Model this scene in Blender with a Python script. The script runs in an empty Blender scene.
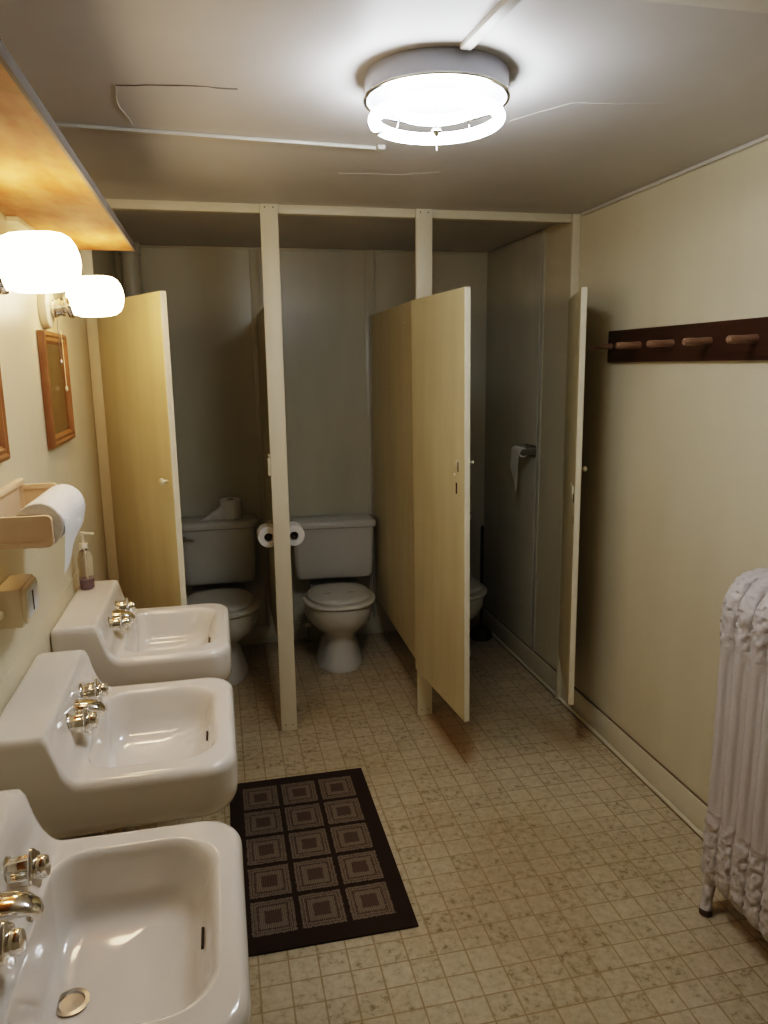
import bpy, bmesh, math, random
from mathutils import Vector, Matrix, noise
random.seed(7)
PI = math.pi
C = bpy.context.scene.collection
W, H, YS, YB, YN = 2.197, 2.4, 3.355, 4.547, -0.95

# ------------------------------------------------------------------ materials
def mat(name, col, rough=.5, metal=0., **kw):
    m = bpy.data.materials.new(name); m.use_nodes = True
    b = m.node_tree.nodes['Principled BSDF']
    b.inputs['Base Color'].default_value = (*col, 1)
    b.inputs['Roughness'].default_value = rough
    b.inputs['Metallic'].default_value = metal
    for k, v in kw.items():
        b.inputs[k.replace('_', ' ')].default_value = v
    return m
def N(m, t, **kw):
    n = m.node_tree.nodes.new(t)
    for k, v in kw.items(): setattr(n, k, v)
    return n
def L(m, a, b): m.node_tree.links.new(a, b)
def bsdf(m): return m.node_tree.nodes['Principled BSDF']
def coords(m, scale=(1, 1, 1), kind='Object'):
    tc = N(m, 'ShaderNodeTexCoord'); mp = N(m, 'ShaderNodeMapping')
    mp.inputs['Scale'].default_value = scale
    L(m, tc.outputs[kind], mp.inputs['Vector']); return mp.outputs['Vector']
def mixed(m, vec, c1, c2, scale=3., detail=4., lo=.35, hi=.65, out=None):
    nz = N(m, 'ShaderNodeTexNoise'); nz.inputs['Scale'].default_value = scale; nz.inputs['Detail'].default_value = detail
    L(m, vec, nz.inputs['Vector'])
    r = N(m, 'ShaderNodeValToRGB'); r.color_ramp.elements[0].position = lo; r.color_ramp.elements[1].position = hi
    r.color_ramp.elements[0].color = (*c1, 1); r.color_ramp.elements[1].color = (*c2, 1)
    L(m, nz.outputs['Fac'], r.inputs['Fac'])
    if out is None: L(m, r.outputs['Color'], bsdf(m).inputs['Base Color'])
    return nz, r
def bump(m, height, strength=.2, dist=.01):
    b = N(m, 'ShaderNodeBump'); b.inputs['Strength'].default_value = strength; b.inputs['Distance'].default_value = dist
    L(m, height, b.inputs['Height']); L(m, b.outputs['Normal'], bsdf(m).inputs['Normal']); return b
def painted(name, c1, c2, rough=.45, scale=(2, 2, .5), bs=.12, bscale=30):
    m = mat(name, c1, rough); v = coords(m, scale)
    mixed(m, v, c1, c2, 2.2, 5, .3, .7)
    nz = N(m, 'ShaderNodeTexNoise'); nz.inputs['Scale'].default_value = bscale; nz.inputs['Detail'].default_value = 4
    L(m, coords(m, (1, 1, .35)), nz.inputs['Vector']); bump(m, nz.outputs['Fac'], bs, .006)
    return m
M = {}
M['wall'] = painted('cream_wall_paint', (.70, .64, .475), (.76, .70, .535), .38)
M['shaded_wall'] = painted('shaded_stall_paint', (.62, .60, .50), (.69, .67, .56), .30)  # cream wall paint greyed and darkened to imitate the low light in the stalls
M['trim'] = painted('cream_trim_paint', (.72, .67, .52), (.78, .73, .58), .42)
M['door'] = painted('cream_door_paint', (.66, .58, .36), (.74, .665, .44), .42, (5, 5, .7), .2, 14)
M['edge'] = painted('pale_edge_paint', (.76, .71, .56), (.82, .77, .62), .45)
M['ceiling'] = painted('ceiling_paint', (.60, .58, .56), (.67, .65, .63), .5, (1, 1, 1), .25, 7)
M['ceiling_trim'] = painted('ceiling_trim_paint', (.66, .63, .57), (.72, .69, .62), .5)
M['raceway'] = mat('raceway_paint', (.64, .62, .56), .4)
M['porcelain'] = mat('sink_porcelain', (.80, .76, .70), .09, Coat_Weight=.5, Coat_Roughness=.04)
M['china'] = mat('toilet_china', (.66, .66, .63), .12, Coat_Weight=.4)
M['seat'] = mat('seat_plastic', (.66, .65, .60), .3)
M['chrome'] = mat('chrome', (.82, .80, .76), .10, 1.)
M['dull_chrome'] = mat('dull_chrome', (.45, .43, .40), .3, 1.)
M['dark'] = mat('dark_gap', (.03, .022, .015), .7)
M['crack'] = mat('dirty_joint', (.20, .15, .08), .7)
M['black_rubber'] = mat('black_rubber', (.018, .016, .016), .45)
M['rust'] = mat('brown_rusty_iron', (.12, .075, .045), .6)
M['plastic_white'] = mat('white_plastic', (.78, .80, .82), .3)
M['knob'] = mat('cream_knob', (.80, .74, .58), .4)
m = M['paper'] = mat('tissue_paper', (.86, .85, .83), .95)
nz = N(m, 'ShaderNodeTexNoise'); nz.inputs['Scale'].default_value = 120; L(m, coords(m), nz.inputs['Vector']); bump(m, nz.outputs['Fac'], .5, .004)
M['cardboard'] = mat('cardboard_core', (.16, .10, .075), .9)
M['card_light'] = mat('bare_cardboard_tube', (.50, .45, .38), .9)
m = M['tan'] = mat('tan_plastic', (.74, .52, .31), .35); mixed(m, coords(m), (.78, .58, .39), (.84, .66, .47), 6)
M['box'] = mat('beige_box_enamel', (.76, .65, .46), .35)
# wood
def wood(name, a, b, rough, scale=(4, 40, 40), lo=.3, hi=.7):
    m = mat(name, a, rough); v = coords(m, scale); nz, r = mixed(m, v, a, b, 1.6, 6, lo, hi); bump(m, nz.outputs['Fac'], .15, .003); return m
M['rack'] = wood('dark_brown_board', (.050, .022, .012), (.085, .038, .020), .3, (30, 2, 30))
M['peg'] = wood('worn_peg_wood', (.20, .11, .065), (.36, .23, .15), .5, (8, 60, 60))
M['frame'] = wood('oak_frame', (.19, .085, .032), (.30, .15, .06), .35, (20, 20, 5))
# strand board underside of the shelf
m = M['plywood'] = mat('varnished_plywood', (.62, .30, .10), .75, Specular_IOR_Level=.2)
v = coords(m, (5, 1.6, 1)); nz, r = mixed(m, v, (.36, .155, .050), (.52, .29, .125), 2.6, 10, .34, .62, out=0)
vo = N(m, 'ShaderNodeTexVoronoi'); vo.inputs['Scale'].default_value = 26; L(m, coords(m, (1.6, 1, 1)), vo.inputs['Vector'])
mx = N(m, 'ShaderNodeMixRGB', blend_type='MULTIPLY'); mx.inputs['Fac'].default_value = .12
L(m, r.outputs['Color'], mx.inputs['Color1']); L(m, vo.outputs['Color'], mx.inputs['Color2']); L(m, mx.outputs['Color'], bsdf(m).inputs['Base Color'])
M['fascia'] = mat('grey_fascia_paint', (.20, .17, .14), .8)
# mirror glass
M['mirror'] = mat('old_mirror_glass', (.34, .28, .20), .22, 1.)
# lamps
def emis(name, col, s):
    m = mat(name, (.9, .9, .88), .3); b = bsdf(m)
    b.inputs['Emission Color'].default_value = (*col, 1); b.inputs['Emission Strength'].default_value = s; return m
M['globe'] = emis('warm_opal_glass', (1, .72, .42), 9)
M['tube'] = emis('cool_fluorescent_tube', (.88, .93, 1), 24)
M['pan'] = mat('white_enamel_pan', (.42, .43, .48), .25)
M['reflector'] = mat('grey_reflector_plate', (.25, .26, .29), .35)
# radiator
m = M['radiator'] = mat('white_radiator_paint', (.64, .60, .59), .42)
nz = N(m, 'ShaderNodeTexNoise'); nz.inputs['Scale'].default_value = 60; nz.inputs['Detail'].default_value = 5; L(m, coords(m), nz.inputs['Vector']); vo = N(m, 'ShaderNodeTexVoronoi', feature='SMOOTH_F1'); vo.inputs['Scale'].default_value = 34; dn = N(m, 'ShaderNodeTexNoise'); dn.inputs['Scale'].default_value = 18
tcr = N(m, 'ShaderNodeTexCoord'); va = N(m, 'ShaderNodeMixRGB'); va.inputs['Fac'].default_value = .06; L(m, tcr.outputs['Object'], dn.inputs['Vector']); L(m, tcr.outputs['Object'], va.inputs['Color1']); L(m, dn.outputs['Color'], va.inputs['Color2']); L(m, va.outputs['Color'], vo.inputs['Vector'])
sz = N(m, 'ShaderNodeSeparateXYZ'); L(m, tcr.outputs['Object'], sz.inputs[0])
def _m(op, a, b_):
    n = N(m, 'ShaderNodeMath', operation=op)
    for i, q in enumerate((a, b_)):
        if isinstance(q, (int, float)): n.inputs[i].default_value = q
        else: L(m, q, n.inputs[i])
    return n.outputs[0]
msk = _m('MAXIMUM', _m('GREATER_THAN', sz.outputs['Z'], .90), _m('LESS_THAN', sz.outputs['Z'], .36))
hh = _m('ADD', _m('MULTIPLY', nz.outputs['Fac'], .25), _m('MULTIPLY', _m('MULTIPLY', vo.outputs['Distance'], msk), 1.6))
bump(m, hh, .8, .010)
# bottle
M['clear'] = mat('clear_plastic', (.93, .90, .86), .06, Transmission_Weight=.93, IOR=1.3)
M['soap'] = mat('purple_liquid_soap', (.32, .20, .25), .1, Transmission_Weight=.35, IOR=1.35)
M['pump'] = mat('pump_plastic', (.75, .70, .58), .35)

# vinyl floor: small squares with marbling
m = M['floor'] = mat('vinyl_squares', (.5, .43, .3), .34)
tc = N(m, 'ShaderNodeTexCoord'); sx = N(m, 'ShaderNodeSeparateXYZ'); L(m, tc.outputs['Object'], sx.inputs[0])
def mth(m, op, a, b=None, c=None):
    n = N(m, 'ShaderNodeMath', operation=op)
    for i, q in enumerate((a, b, c)):
        if q is None: continue
        if isinstance(q, (int, float)): n.inputs[i].default_value = q
        else: L(m, q, n.inputs[i])
    return n.outputs[0]
gx = mth(m, 'DIVIDE', mth(m, 'SUBTRACT', sx.outputs['X'], 1.4955 - .087 * 20), .087)
gy = mth(m, 'DIVIDE', mth(m, 'SUBTRACT', sx.outputs['Y'], 1.668 - .0848 * 40), .0848)
wob = N(m, 'ShaderNodeTexNoise'); wob.inputs['Scale'].default_value = 25; L(m, tc.outputs['Object'], wob.inputs['Vector'])
def dline(g):
    f = mth(m, 'FRACT', g); return mth(m, 'SUBTRACT', .5, mth(m, 'ABSOLUTE', mth(m, 'SUBTRACT', f, .5)))
dd = mth(m, 'MINIMUM', dline(gx), dline(gy))
dd = mth(m, 'ADD', dd, mth(m, 'MULTIPLY', mth(m, 'SUBTRACT', wob.outputs['Fac'], .5), .03))
rl = N(m, 'ShaderNodeValToRGB'); rl.color_ramp.elements[0].position = .010; rl.color_ramp.elements[1].position = .040
L(m, dd, rl.inputs['Fac'])
cell = N(m, 'ShaderNodeCombineXYZ'); L(m, mth(m, 'FLOOR', gx), cell.inputs['X']); L(m, mth(m, 'FLOOR', gy), cell.inputs['Y'])
wn = N(m, 'ShaderNodeTexWhiteNoise'); L(m, cell.outputs[0], wn.inputs['Vector'])
nz1 = N(m, 'ShaderNodeTexNoise'); nz1.inputs['Scale'].default_value = 38; nz1.inputs['Detail'].default_value = 9; nz1.inputs['Roughness'].default_value = .68; L(m, tc.outputs['Object'], nz1.inputs['Vector'])
fz = mth(m, 'ADD', nz1.outputs['Fac'], mth(m, 'MULTIPLY', mth(m, 'SUBTRACT', wn.outputs['Value'], .5), .10))
rb = N(m, 'ShaderNodeValToRGB'); e = rb.color_ramp.elements
e[0].position = .33; e[0].color = (.30, .235, .14, 1); e[1].position = .72; e[1].color = (.70, .62, .47, 1)
k = e.new(.42); k.color = (.53, .455, .32, 1)
k = e.new(.54); k.color = (.62, .54, .395, 1)
L(m, fz, rb.inputs['Fac'])
big = N(m, 'ShaderNodeTexNoise'); big.inputs['Scale'].default_value = 1.7; big.inputs['Detail'].default_value = 3; L(m, tc.outputs['Object'], big.inputs['Vector'])
rg = N(m, 'ShaderNodeValToRGB'); rg.color_ramp.elements[0].position = .3; rg.color_ramp.elements[0].color = (.80, .76, .68, 1); rg.color_ramp.elements[1].position = .65; rg.color_ramp.elements[1].color = (1, 1, 1, 1)
L(m, big.outputs['Fac'], rg.inputs['Fac'])
mu = N(m, 'ShaderNodeMixRGB', blend_type='MULTIPLY'); mu.inputs['Fac'].default_value = 1; L(m, rb.outputs['Color'], mu.inputs['Color1']); L(m, rg.outputs['Color'], mu.inputs['Color2'])
ml = N(m, 'ShaderNodeMixRGB'); ml.inputs['Color1'].default_value = (.36, .27, .145, 1); L(m, rl.outputs['Color'], ml.inputs['Fac']); L(m, mu.outputs['Color'], ml.inputs['Color2'])
# rust coloured wear near the stall doors
def spot(cx, cy, rx, ry, col, src, amt):
    a = mth(m, 'POWER', mth(m, 'DIVIDE', mth(m, 'SUBTRACT', sx.outputs['X'], cx), rx), 2.)
    b = mth(m, 'POWER', mth(m, 'DIVIDE', mth(m, 'SUBTRACT', sx.outputs['Y'], cy), ry), 2.)
    f = mth(m, 'MULTIPLY', mth(m, 'MAXIMUM', mth(m, 'SUBTRACT', 1., mth(m, 'ADD', a, b)), 0.), amt)
    f = mth(m, 'MULTIPLY', f, mth(m, 'MULTIPLY', nz1.outputs['Fac'], 1.8))
    x = N(m, 'ShaderNodeMixRGB'); L(m, f, x.inputs['Fac']); L(m, src, x.inputs['Color1']); x.inputs['Color2'].default_value = (*col, 1); return x.outputs['Color']
o = spot(1.50, 3.12, .10, .35, (.40, .25, .10), ml.outputs['Color'], .55)
o = spot(2.0, 2.98, .09, .22, (.36, .25, .12), o, .5)
L(m, o, bsdf(m).inputs['Base Color'])
bump(m, rl.outputs['Color'], .25, .002)

# floor mat pattern
MX0, MY0 = .472, 1.958
m = M['mat'] = mat('woven_mat', (.05, .03, .02), .95)
tc = N(m, 'ShaderNodeTexCoord'); sx = N(m, 'ShaderNodeSeparateXYZ'); L(m, tc.outputs['Object'], sx.inputs[0])
u = mth(m, 'DIVIDE', mth(m, 'SUBTRACT', sx.outputs['X'], .517 - MX0), .1565)
v = mth(m, 'DIVIDE', mth(m, 'SUBTRACT', sx.outputs['Y'], 2.016 - MY0), .1705)
au = mth(m, 'ABSOLUTE', mth(m, 'SUBTRACT', mth(m, 'FRACT', u), .5)); av = mth(m, 'ABSOLUTE', mth(m, 'SUBTRACT', mth(m, 'FRACT', v), .5))
mm = mth(m, 'MAXIMUM', au, av)
nzm = N(m, 'ShaderNodeTexNoise'); nzm.inputs['Scale'].default_value = 160; nzm.inputs['Detail'].default_value = 2; L(m, tc.outputs['Object'], nzm.inputs['Vector'])
mm = mth(m, 'ADD', mm, mth(m, 'MULTIPLY', mth(m, 'SUBTRACT', nzm.outputs['Fac'], .5), .09))
r = N(m, 'ShaderNodeValToRGB'); r.color_ramp.interpolation = 'CONSTANT'; e = r.color_ramp.elements
g1 = (.27, .22, .165, 1); g2 = (.15, .105, .075, 1); bg = (.056, .030, .015, 1)
e[0].position = 0; e[0].color = g2; e[1].position = .17; e[1].color = g1
for p_, c_ in ((.285, g2), (.325, g1), (.37, g2), (.39, g1), (.44, bg)):
    k = e.new(p_); k.color = c_
L(m, mm, r.inputs['Fac'])
inside = mth(m, 'MULTIPLY', mth(m, 'MULTIPLY', mth(m, 'GREATER_THAN', u, 0.), mth(m, 'LESS_THAN', u, 3.)), mth(m, 'MULTIPLY', mth(m, 'GREATER_THAN', v, 0.), mth(m, 'LESS_THAN', v, 5.)))
wv = N(m, 'ShaderNodeTexWave'); wv.inputs['Scale'].default_value = 55; wv.inputs['Distortion'].default_value = 2.5; L(m, tc.outputs['Object'], wv.inputs['Vector'])
mx = N(m, 'ShaderNodeMixRGB'); L(m, inside, mx.inputs['Fac']); mx.inputs['Color1'].default_value = bg; L(m, r.outputs['Color'], mx.inputs['Color2'])
mw = N(m, 'ShaderNodeMixRGB', blend_type='MULTIPLY'); mw.inputs['Fac'].default_value = .45; L(m, mx.outputs['Color'], mw.inputs['Color1']); L(m, wv.outputs['Color'], mw.inputs['Color2'])
L(m, mw.outputs['Color'], bsdf(m).inputs['Base Color']); bump(m, nzm.outputs['Fac'], .6, .004)

# ------------------------------------------------------------------ mesh helpers
def B(): return bmesh.new()
def box(bm, x0, x1, y0, y1, z0, z1, bev=0., seg=2, mtx=None):
    r = bmesh.ops.create_cube(bm, size=1)
    vs = r['verts']
    bmesh.ops.transform(bm, matrix=Matrix.Translation(((x0+x1)/2, (y0+y1)/2, (z0+z1)/2)) @ Matrix.Diagonal((x1-x0, y1-y0, z1-z0, 1)), verts=vs)
    if bev:
        es = list({e for v in vs for e in v.link_edges})
        rr = bmesh.ops.bevel(bm, geom=es, offset=bev, segments=seg, affect='EDGES', profile=.5)
        vs = list({v for f in rr['faces'] for v in f.verts} | {v for v in vs if v.is_valid})
    if mtx is not None: bmesh.ops.transform(bm, matrix=mtx, verts=vs)
    return vs
def loft(bm, rings, cap0=True, cap1=True, closed=True):
    R = [[bm.verts.new(p) for p in ring] for ring in rings]
    n = len(R[0])
    for a, b in zip(R, R[1:]):
        for i in range(n if closed else n-1):
            j = (i+1) % n
            bm.faces.new((a[i], a[j], b[j], b[i]))
    if cap0: bm.faces.new(list(reversed(R[0])))
    if cap1: bm.faces.new(R[-1])
    return R
def lathe(bm, prof, seg=24, mtx=Matrix(), cap=True, lobes=0, amp=0.):
    rings = []
    for r, z in prof:
        rings.append([mtx @ Vector((max(r, 1e-4)*(1+amp*math.cos(lobes*2*PI*i/seg))*math.cos(2*PI*i/seg), max(r, 1e-4)*(1+amp*math.cos(lobes*2*PI*i/seg))*math.sin(2*PI*i/seg), z)) for i in range(seg)])
    loft(bm, rings, cap, cap)
def frames(pts, closed=False):
    pts = [Vector(p) for p in pts]; n = len(pts); T = []
    for i in range(n):
        a = pts[(i-1) % n] if (closed or i > 0) else pts[i]
        b = pts[(i+1) % n] if (closed or i < n-1) else pts[i]
        T.append((b-a).normalized())
    up = Vector((0, 0, 1)) if abs(T[0].z) < .9 else Vector((0, 1, 0))
    nrm = (up - T[0]*up.dot(T[0])).normalized(); out = []
    for i in range(n):
        nrm = (nrm - T[i]*nrm.dot(T[i])).normalized(); out.append((pts[i], nrm, T[i].cross(nrm)))
    return out
def tube(bm, pts, r, seg=10, closed=False):
    rr = r if isinstance(r, (list, tuple)) else [r]*len(pts)
    rings = [[p + a*q*math.cos(2*PI*k/seg) + b*q*math.sin(2*PI*k/seg) for k in range(seg)] for (p, a, b), q in zip(frames(pts, closed), rr)]
    if closed:
        rings.append(rings[0])
        loft(bm, rings, False, False); bmesh.ops.remove_doubles(bm, verts=bm.verts, dist=1e-5)
    else: loft(bm, rings)
def axis_m(origin, direction):
    d = Vector(direction).normalized()
    return Matrix.Translation(origin) @ d.to_track_quat('Z', 'Y').to_matrix().to_4x4()
def rrect(x0, x1, y0, y1, rads, n=8):
    """rounded rectangle, counter-clockwise; rads = (x1y1, x0y1, x0y0, x1y0)"""
    out = []
    for (cx, cy, a0, r) in ((x1, y1, 0, rads[0]), (x0, y1, PI/2, rads[1]), (x0, y0, PI, rads[2]), (x1, y0, 1.5*PI, rads[3])):
        sx_ = -1 if cx == x1 else 1; sy_ = -1 if cy == y1 else 1
        for k in range(n+1):
            a = a0 + PI/2*k/n
            out.append((cx + sx_*r + r*math.cos(a), cy + sy_*r + r*math.sin(a)))
    return out
def empty(name, loc=(0, 0, 0), rz=0.):
    o = bpy.data.objects.new(name, None); C.objects.link(o); o.location = loc; o.rotation_euler = (0, 0, rz); o.empty_display_size = .05; return o
def tag(o, label, cat, group=None):
    o['label'] = label; o['category'] = cat
    if group: o['group'] = group
    return o
def obj(name, bm, m, parent=None, world=False, smooth=True, ang=38, origin=None, bevel=None):
    if bevel:
        pass
    bmesh.ops.recalc_face_normals(bm, faces=bm.faces)
    off = Vector((0, 0, 0))
    if parent is not None and world: off = Vector(parent.location)
    if origin is not None: off = Vector(origin)
    if off.length: bmesh.ops.translate(bm, vec=-off, verts=bm.verts)
    bm.normal_update()
    for e in bm.edges:
        e.smooth = not (len(e.link_faces) == 2 and e.calc_face_angle(0) > math.radians(ang))
    for f in bm.faces: f.smooth = smooth
    me = bpy.data.meshes.new(name); bm.to_mesh(me); bm.free()
    me.materials.append(m)
    o = bpy.data.objects.new(name, me); C.objects.link(o)
    if parent is not None: o.parent = parent
    elif origin is not None: o.location = origin
    return o
def struct(name, bm, m, origin=(0, 0, 0)):
    o = obj(name, bm, m, None, origin=origin); o['kind'] = 'structure'; return o
def sbox(name, a, m, bev=0):
    b = B(); box(b, *a, bev); return struct(name, b, m)
def dup(root, loc, label, rz=None):
    r = root.copy(); C.objects.link(r); r.location = loc
    if rz is not None: r.rotation_euler = (0, 0, rz)
    r['label'] = label
    for ch in list(root.children):
        c = ch.copy(); C.objects.link(c); c.parent = r
        for g in ch.children:
            d = g.copy(); C.objects.link(d); d.parent = c
    return r

# ------------------------------------------------------------------ room shell
sbox('floor', (-.1, W+.1, YN-.1, YB+.1, -.1, 0), M['floor'])
sbox('ceiling', (-.1, W+.1, YN-.1, YB+.1, H, H+.1), M['ceiling'])
sbox('wall_left', (-.1, 0, YN-.1, YB+.1, 0, H), M['wall'])
sbox('wall_right', (W, W+.1, YN-.1, YB+.1, 0, H), M['wall'])
sbox('wall_back', (0, W, YB, YB+.1, 0, H), M['shaded_wall'])
sbox('wall_near', (0, W, YN-.1, YN, 0, H), M['wall'])
# baseboards
b = B(); box(b, W-.016, W, YN, YB-.016, 0, .118, .003); struct('baseboard_right', b, M['trim'])
b = B(); box(b, 0, W-.016, YB-.016, YB, 0, .118, .003); struct('baseboard_back', b, M['shaded_wall'])
b = B(); tube(b, [(W-.024, y, .007) for y in (YN, YB-.02)], .009, 10); struct('trim_1', b, M['trim'])     # quarter-round
b = B(); box(b, W-.010, W-.0005, YN, YB-.017, .1182, .1195); struct('trim_2', b, M['crack'])
b = B(); box(b, W-.036, W-.032, YN, YB-.03, .0005, .0012); struct('trim_15', b, M['crack'])   # paint cracks / dark joint
b = B(); box(b, 0, .0018, YN, YS-.05, .60, 1.034, .0006); struct('trim_3', b, M['wall'])    # board behind the sinks
# battens and corner strips
b = B(); box(b, W-.006, W, 3.715, 3.75, .118, H-.004, .002); struct('trim_4', b, M['shaded_wall'])
b = B(); box(b, W-.008, W, 3.755, YB, .124, H-.004, .001); struct('trim_5', b, M['shaded_wall'])
for k_, (x0, x1) in enumerate(((.735, .80), (1.410, 1.474))):
    b = B(); box(b, x0, x1, YB-.01, YB, .118, H, .002); box(b, x1-.018, x1-.004, YB-.018, YB-.009, .118, H, .002); struct('trim_%d' % (6+k_), b, M['shaded_wall'])
b = B(); box(b, W-.014, W, YN, YS-.04, H-.014, H, .003); struct('trim_8', b, M['ceiling_trim'])
b = B(); box(b, 0, W, YB-.012, YB, H-.012, H, .003); struct('trim_9', b, M['shaded_wall'])
# cracks in the ceiling paint
def crack(pts, r=.0022):
    P = []
    for a, c in zip(pts, pts[1:]):
        for k in range(6):
            t = k/6; P.append((a[0]+(c[0]-a[0])*t+random.uniform(-.003, .003), a[1]+(c[1]-a[1])*t+random.uniform(-.003, .003), H-.0005))
    P.append((*pts[-1], H)); b = B(); tube(b, P, [r*random.uniform(.5, 1.2) for _ in P], 6); return b
for k_, pts in enumerate(([(.31, 2.06), (.30, 2.20), (.318, 2.36)], [(.31, 2.06), (.45, 2.03), (.60, 2.03)], [(1.36, 2.14), (1.47, 1.97), (1.62, 1.95), (1.72, 1.93)], [(.98, 2.80), (1.2, 2.78), (1.33, 2.72)])):
    struct('trim_%d' % (10+k_), crack(pts, .0022 if k_ < 2 else .0007), M['ceiling_trim'] if k_ != 1 else M['fascia'])
# ceiling beam overhead near the camera
b = B(); box(b, 0, W, 1.20, 1.405, H-.012, H, .003); struct('trim_14', b, M['ceiling_trim'])

# ------------------------------------------------------------------ stall frame
t = tag(empty('stall_beam', (0, YS, H)), 'long thin cream painted rail fixed across the ceiling above the stall posts', 'beam')
b = B(); box(b, .045, W-.04, YS, YS+.04, H-.036, H, .002); obj('rail', b, M['trim'], t, world=True)
def post(name, x0, x1, lab, z0=0., y1=None):
    y1 = y1 or YS
    t = tag(empty(name, ((x0+x1)/2, y1, 0)), lab, 'post', 'cream stall posts')
    b = B(); box(b, x0, x1, YS-.018, YS, z0, H-.001, .003); obj('board', b, M['edge'], t, world=True)
    for x in ((x0+.02, x1-.02) if x1-x0 > .06 else ()):
        for z in (H-.016, .03):
            b = B(); lathe(b, [(.003, 0), (.003, .002)], 8, axis_m((x, YS-.0175, z), (0, -1, 0))); obj('screw', b, M['rust'], t, world=True)
    return t
P1 = (.728, .803); P2 = (1.407, 1.482)
post('stall_post', *P1, 'cream floor to ceiling post with paper rolls on both sides, between first two stalls')
post('stall_post', *P2, 'cream floor to ceiling post behind the middle open stall door')
post('stall_post', W-.040, W-.001, 'narrow cream post against the right wall at the third stall')
post('stall_post', .001, .046, 'narrow cream post against the left wall beyond the sinks')
def partition(pts, lab):
    (xa, ya), (xb, yb), th = pts
    t = tag(empty('stall_partition', ((xa+xb)/2, (ya+yb)/2, .26)), lab, 'partition', 'stall partitions')
    b = B(); v = [(xa, ya), (xb, yb), (xb+th, yb), (xa+th, ya)]
    loft(b, [[(x, y, z) for x, y in v] for z in (.262, 2.02)]); bmesh.ops.bevel(b, geom=b.edges[:], offset=.002, segments=1, affect='EDGES')
    obj('panel', b, M['door'], t, world=True); return t
tp = partition(((.762, YS+.001), (.762, YB-.019), .018), 'cream partition panel between the first and second toilets, seen almost edge on')
b = B(); box(b, .752, .762, YB-.06, YB-.02, .12, 2.0, .002); obj('corner_batten', b, M['shaded_wall'], tp, world=True)
tp = partition(((1.418, YS+.001), (1.438, YB-.019), .018), 'cream partition panel to the right of the middle toilet')
b = B(); lathe(b, [(.004, 0), (.006, .006), (.002, .01)], 10, axis_m((1.42, 3.6, 1.93), (-1, 0, 0))); obj('hook', b, M['knob'], tp, world=True)
b = B(); box(b, 1.431, 1.436, YB-.055, YB-.02, .12, 2.02, .002); obj('corner_batten', b, M['shaded_wall'], tp, world=True)

def stall_door(hinge, outer, lab, z0=.26, z1=2.01, th=.024, side=1, lean=0.):
    hv, ov = Vector((*hinge, 0)), Vector((*outer, 0)); d = ov-hv; w = d.length; a = math.atan2(d.y, d.x)
    t = tag(empty('stall_door', (hinge[0], hinge[1], z0), a), lab, 'door', 'open stall doors')
    t.rotation_euler = (lean, 0, a)
    b = B(); box(b, 0, w, -th/2, th/2, 0, z1-z0, .002, 1); obj('panel', b, M['door'], t)
    b = B(); box(b, w, w+.0015, -th/2+.001, th/2-.001, 0, z1-z0); obj('edge_band', b, M['edge'], t)
    for z in (.22, z1-z0-.28):
        b = B(); lathe(b, [(.006, 0), (.006, .07)], 10, Matrix.Translation((-.006, side*th/2, z))); box(b, -.004, .03, side*(th/2+.001)-.001, side*(th/2+.001)+.001, z, z+.07); obj('hinge', b, M['trim'], t)
    return t, w
# left door, seen from its outer (camera) side
t, w = stall_door((.056, 3.33), (.345, 2.80), 'cream door of the first stall, open beside the left wall behind the sinks', z1=1.99, side=1)
b = B(); lathe(b, [(.006, 0), (.006, .016), (.013, .02), (.013, .028), (.006, .032)], 14, axis_m((w-.04, -.012, 1.055), (0, -1, 0))); obj('pull_knob', b, M['knob'], t)
# middle door
t, w = stall_door((1.403, 3.322), (1.456, 2.735), 'cream door of the second stall, swung open toward the room in front of the middle post', z1=2.008, lean=.008)
yy = -.012
b = B(); box(b, w-.066, w-.058, yy-.0012, yy+.001, 1.045, 1.085); obj('screw_hole', b, M['dark'], t)
b = B(); box(b, w-.084, w-.072, yy-.0012, yy+.001, .955, 1.0); obj('screw_hole', b, M['dark'], t)
b = B(); box(b, w-.082, w-.066, yy-.003, yy, 1.065, 1.092, .001); obj('latch_plate', b, M['edge'], t)
b = B(); lathe(b, [(.006, 0), (.006, .003)], 8, axis_m((w-.098, yy, 1.03), (0, -1, 0))); obj('screw', b, M['edge'], t)
b = B(); lathe(b, [(.003, 0), (.003, .02), (.007, .022), (.006, .028)], 10, axis_m((w-.03, .012, 1.085), (0, 1, 0))); obj('latch_knob', b, M['knob'], t)
# right door
t, w = stall_door((W-.034, 3.320), (1.948, 2.775), 'cream door of the third stall, seen edge on beside the right wall', z1=2.016, lean=.006)
b = B(); box(b, w-.16, w-.06, -.017, -.012, .905, .955, .001); obj('latch_plate', b, M['edge'], t)
b = B(); box(b, w-.058, w-.03, -.0135, -.012, .89, .925); obj('latch_hole', b, M['dark'], t)
b = B(); box(b, w-.03, w-.018, -.0135, -.012, .80, .835); obj('chipped_paint', b, M['rust'], t)
b = B(); lathe(b, [(.004, 0), (.004, .012), (.010, .014), (.011, .022), (.006, .028)], 12, axis_m((w-.06, .012, 1.03), (0, 1, 0))); obj('latch_knob', b, M['knob'], t)
# latch keeper on first post
b = B(); box(b, P1[0]-.012, P1[0]-.0005, YS-.016, YS-.004, 1.245, 1.325, .002); lathe(b, [(.004, 0), (.004, .012)], 8, axis_m((P1[0]-.006, YS-.016, 1.33), (0, 0, 1)))
lk = obj('latch_keeper', b, M['knob'], None, origin=(P1[0]-.006, YS-.01, 1.245)); lk.parent = [o for o in C.objects if o.name == 'stall_post'][0]; lk.location = Vector(lk.location) - Vector(lk.parent.location)

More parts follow.
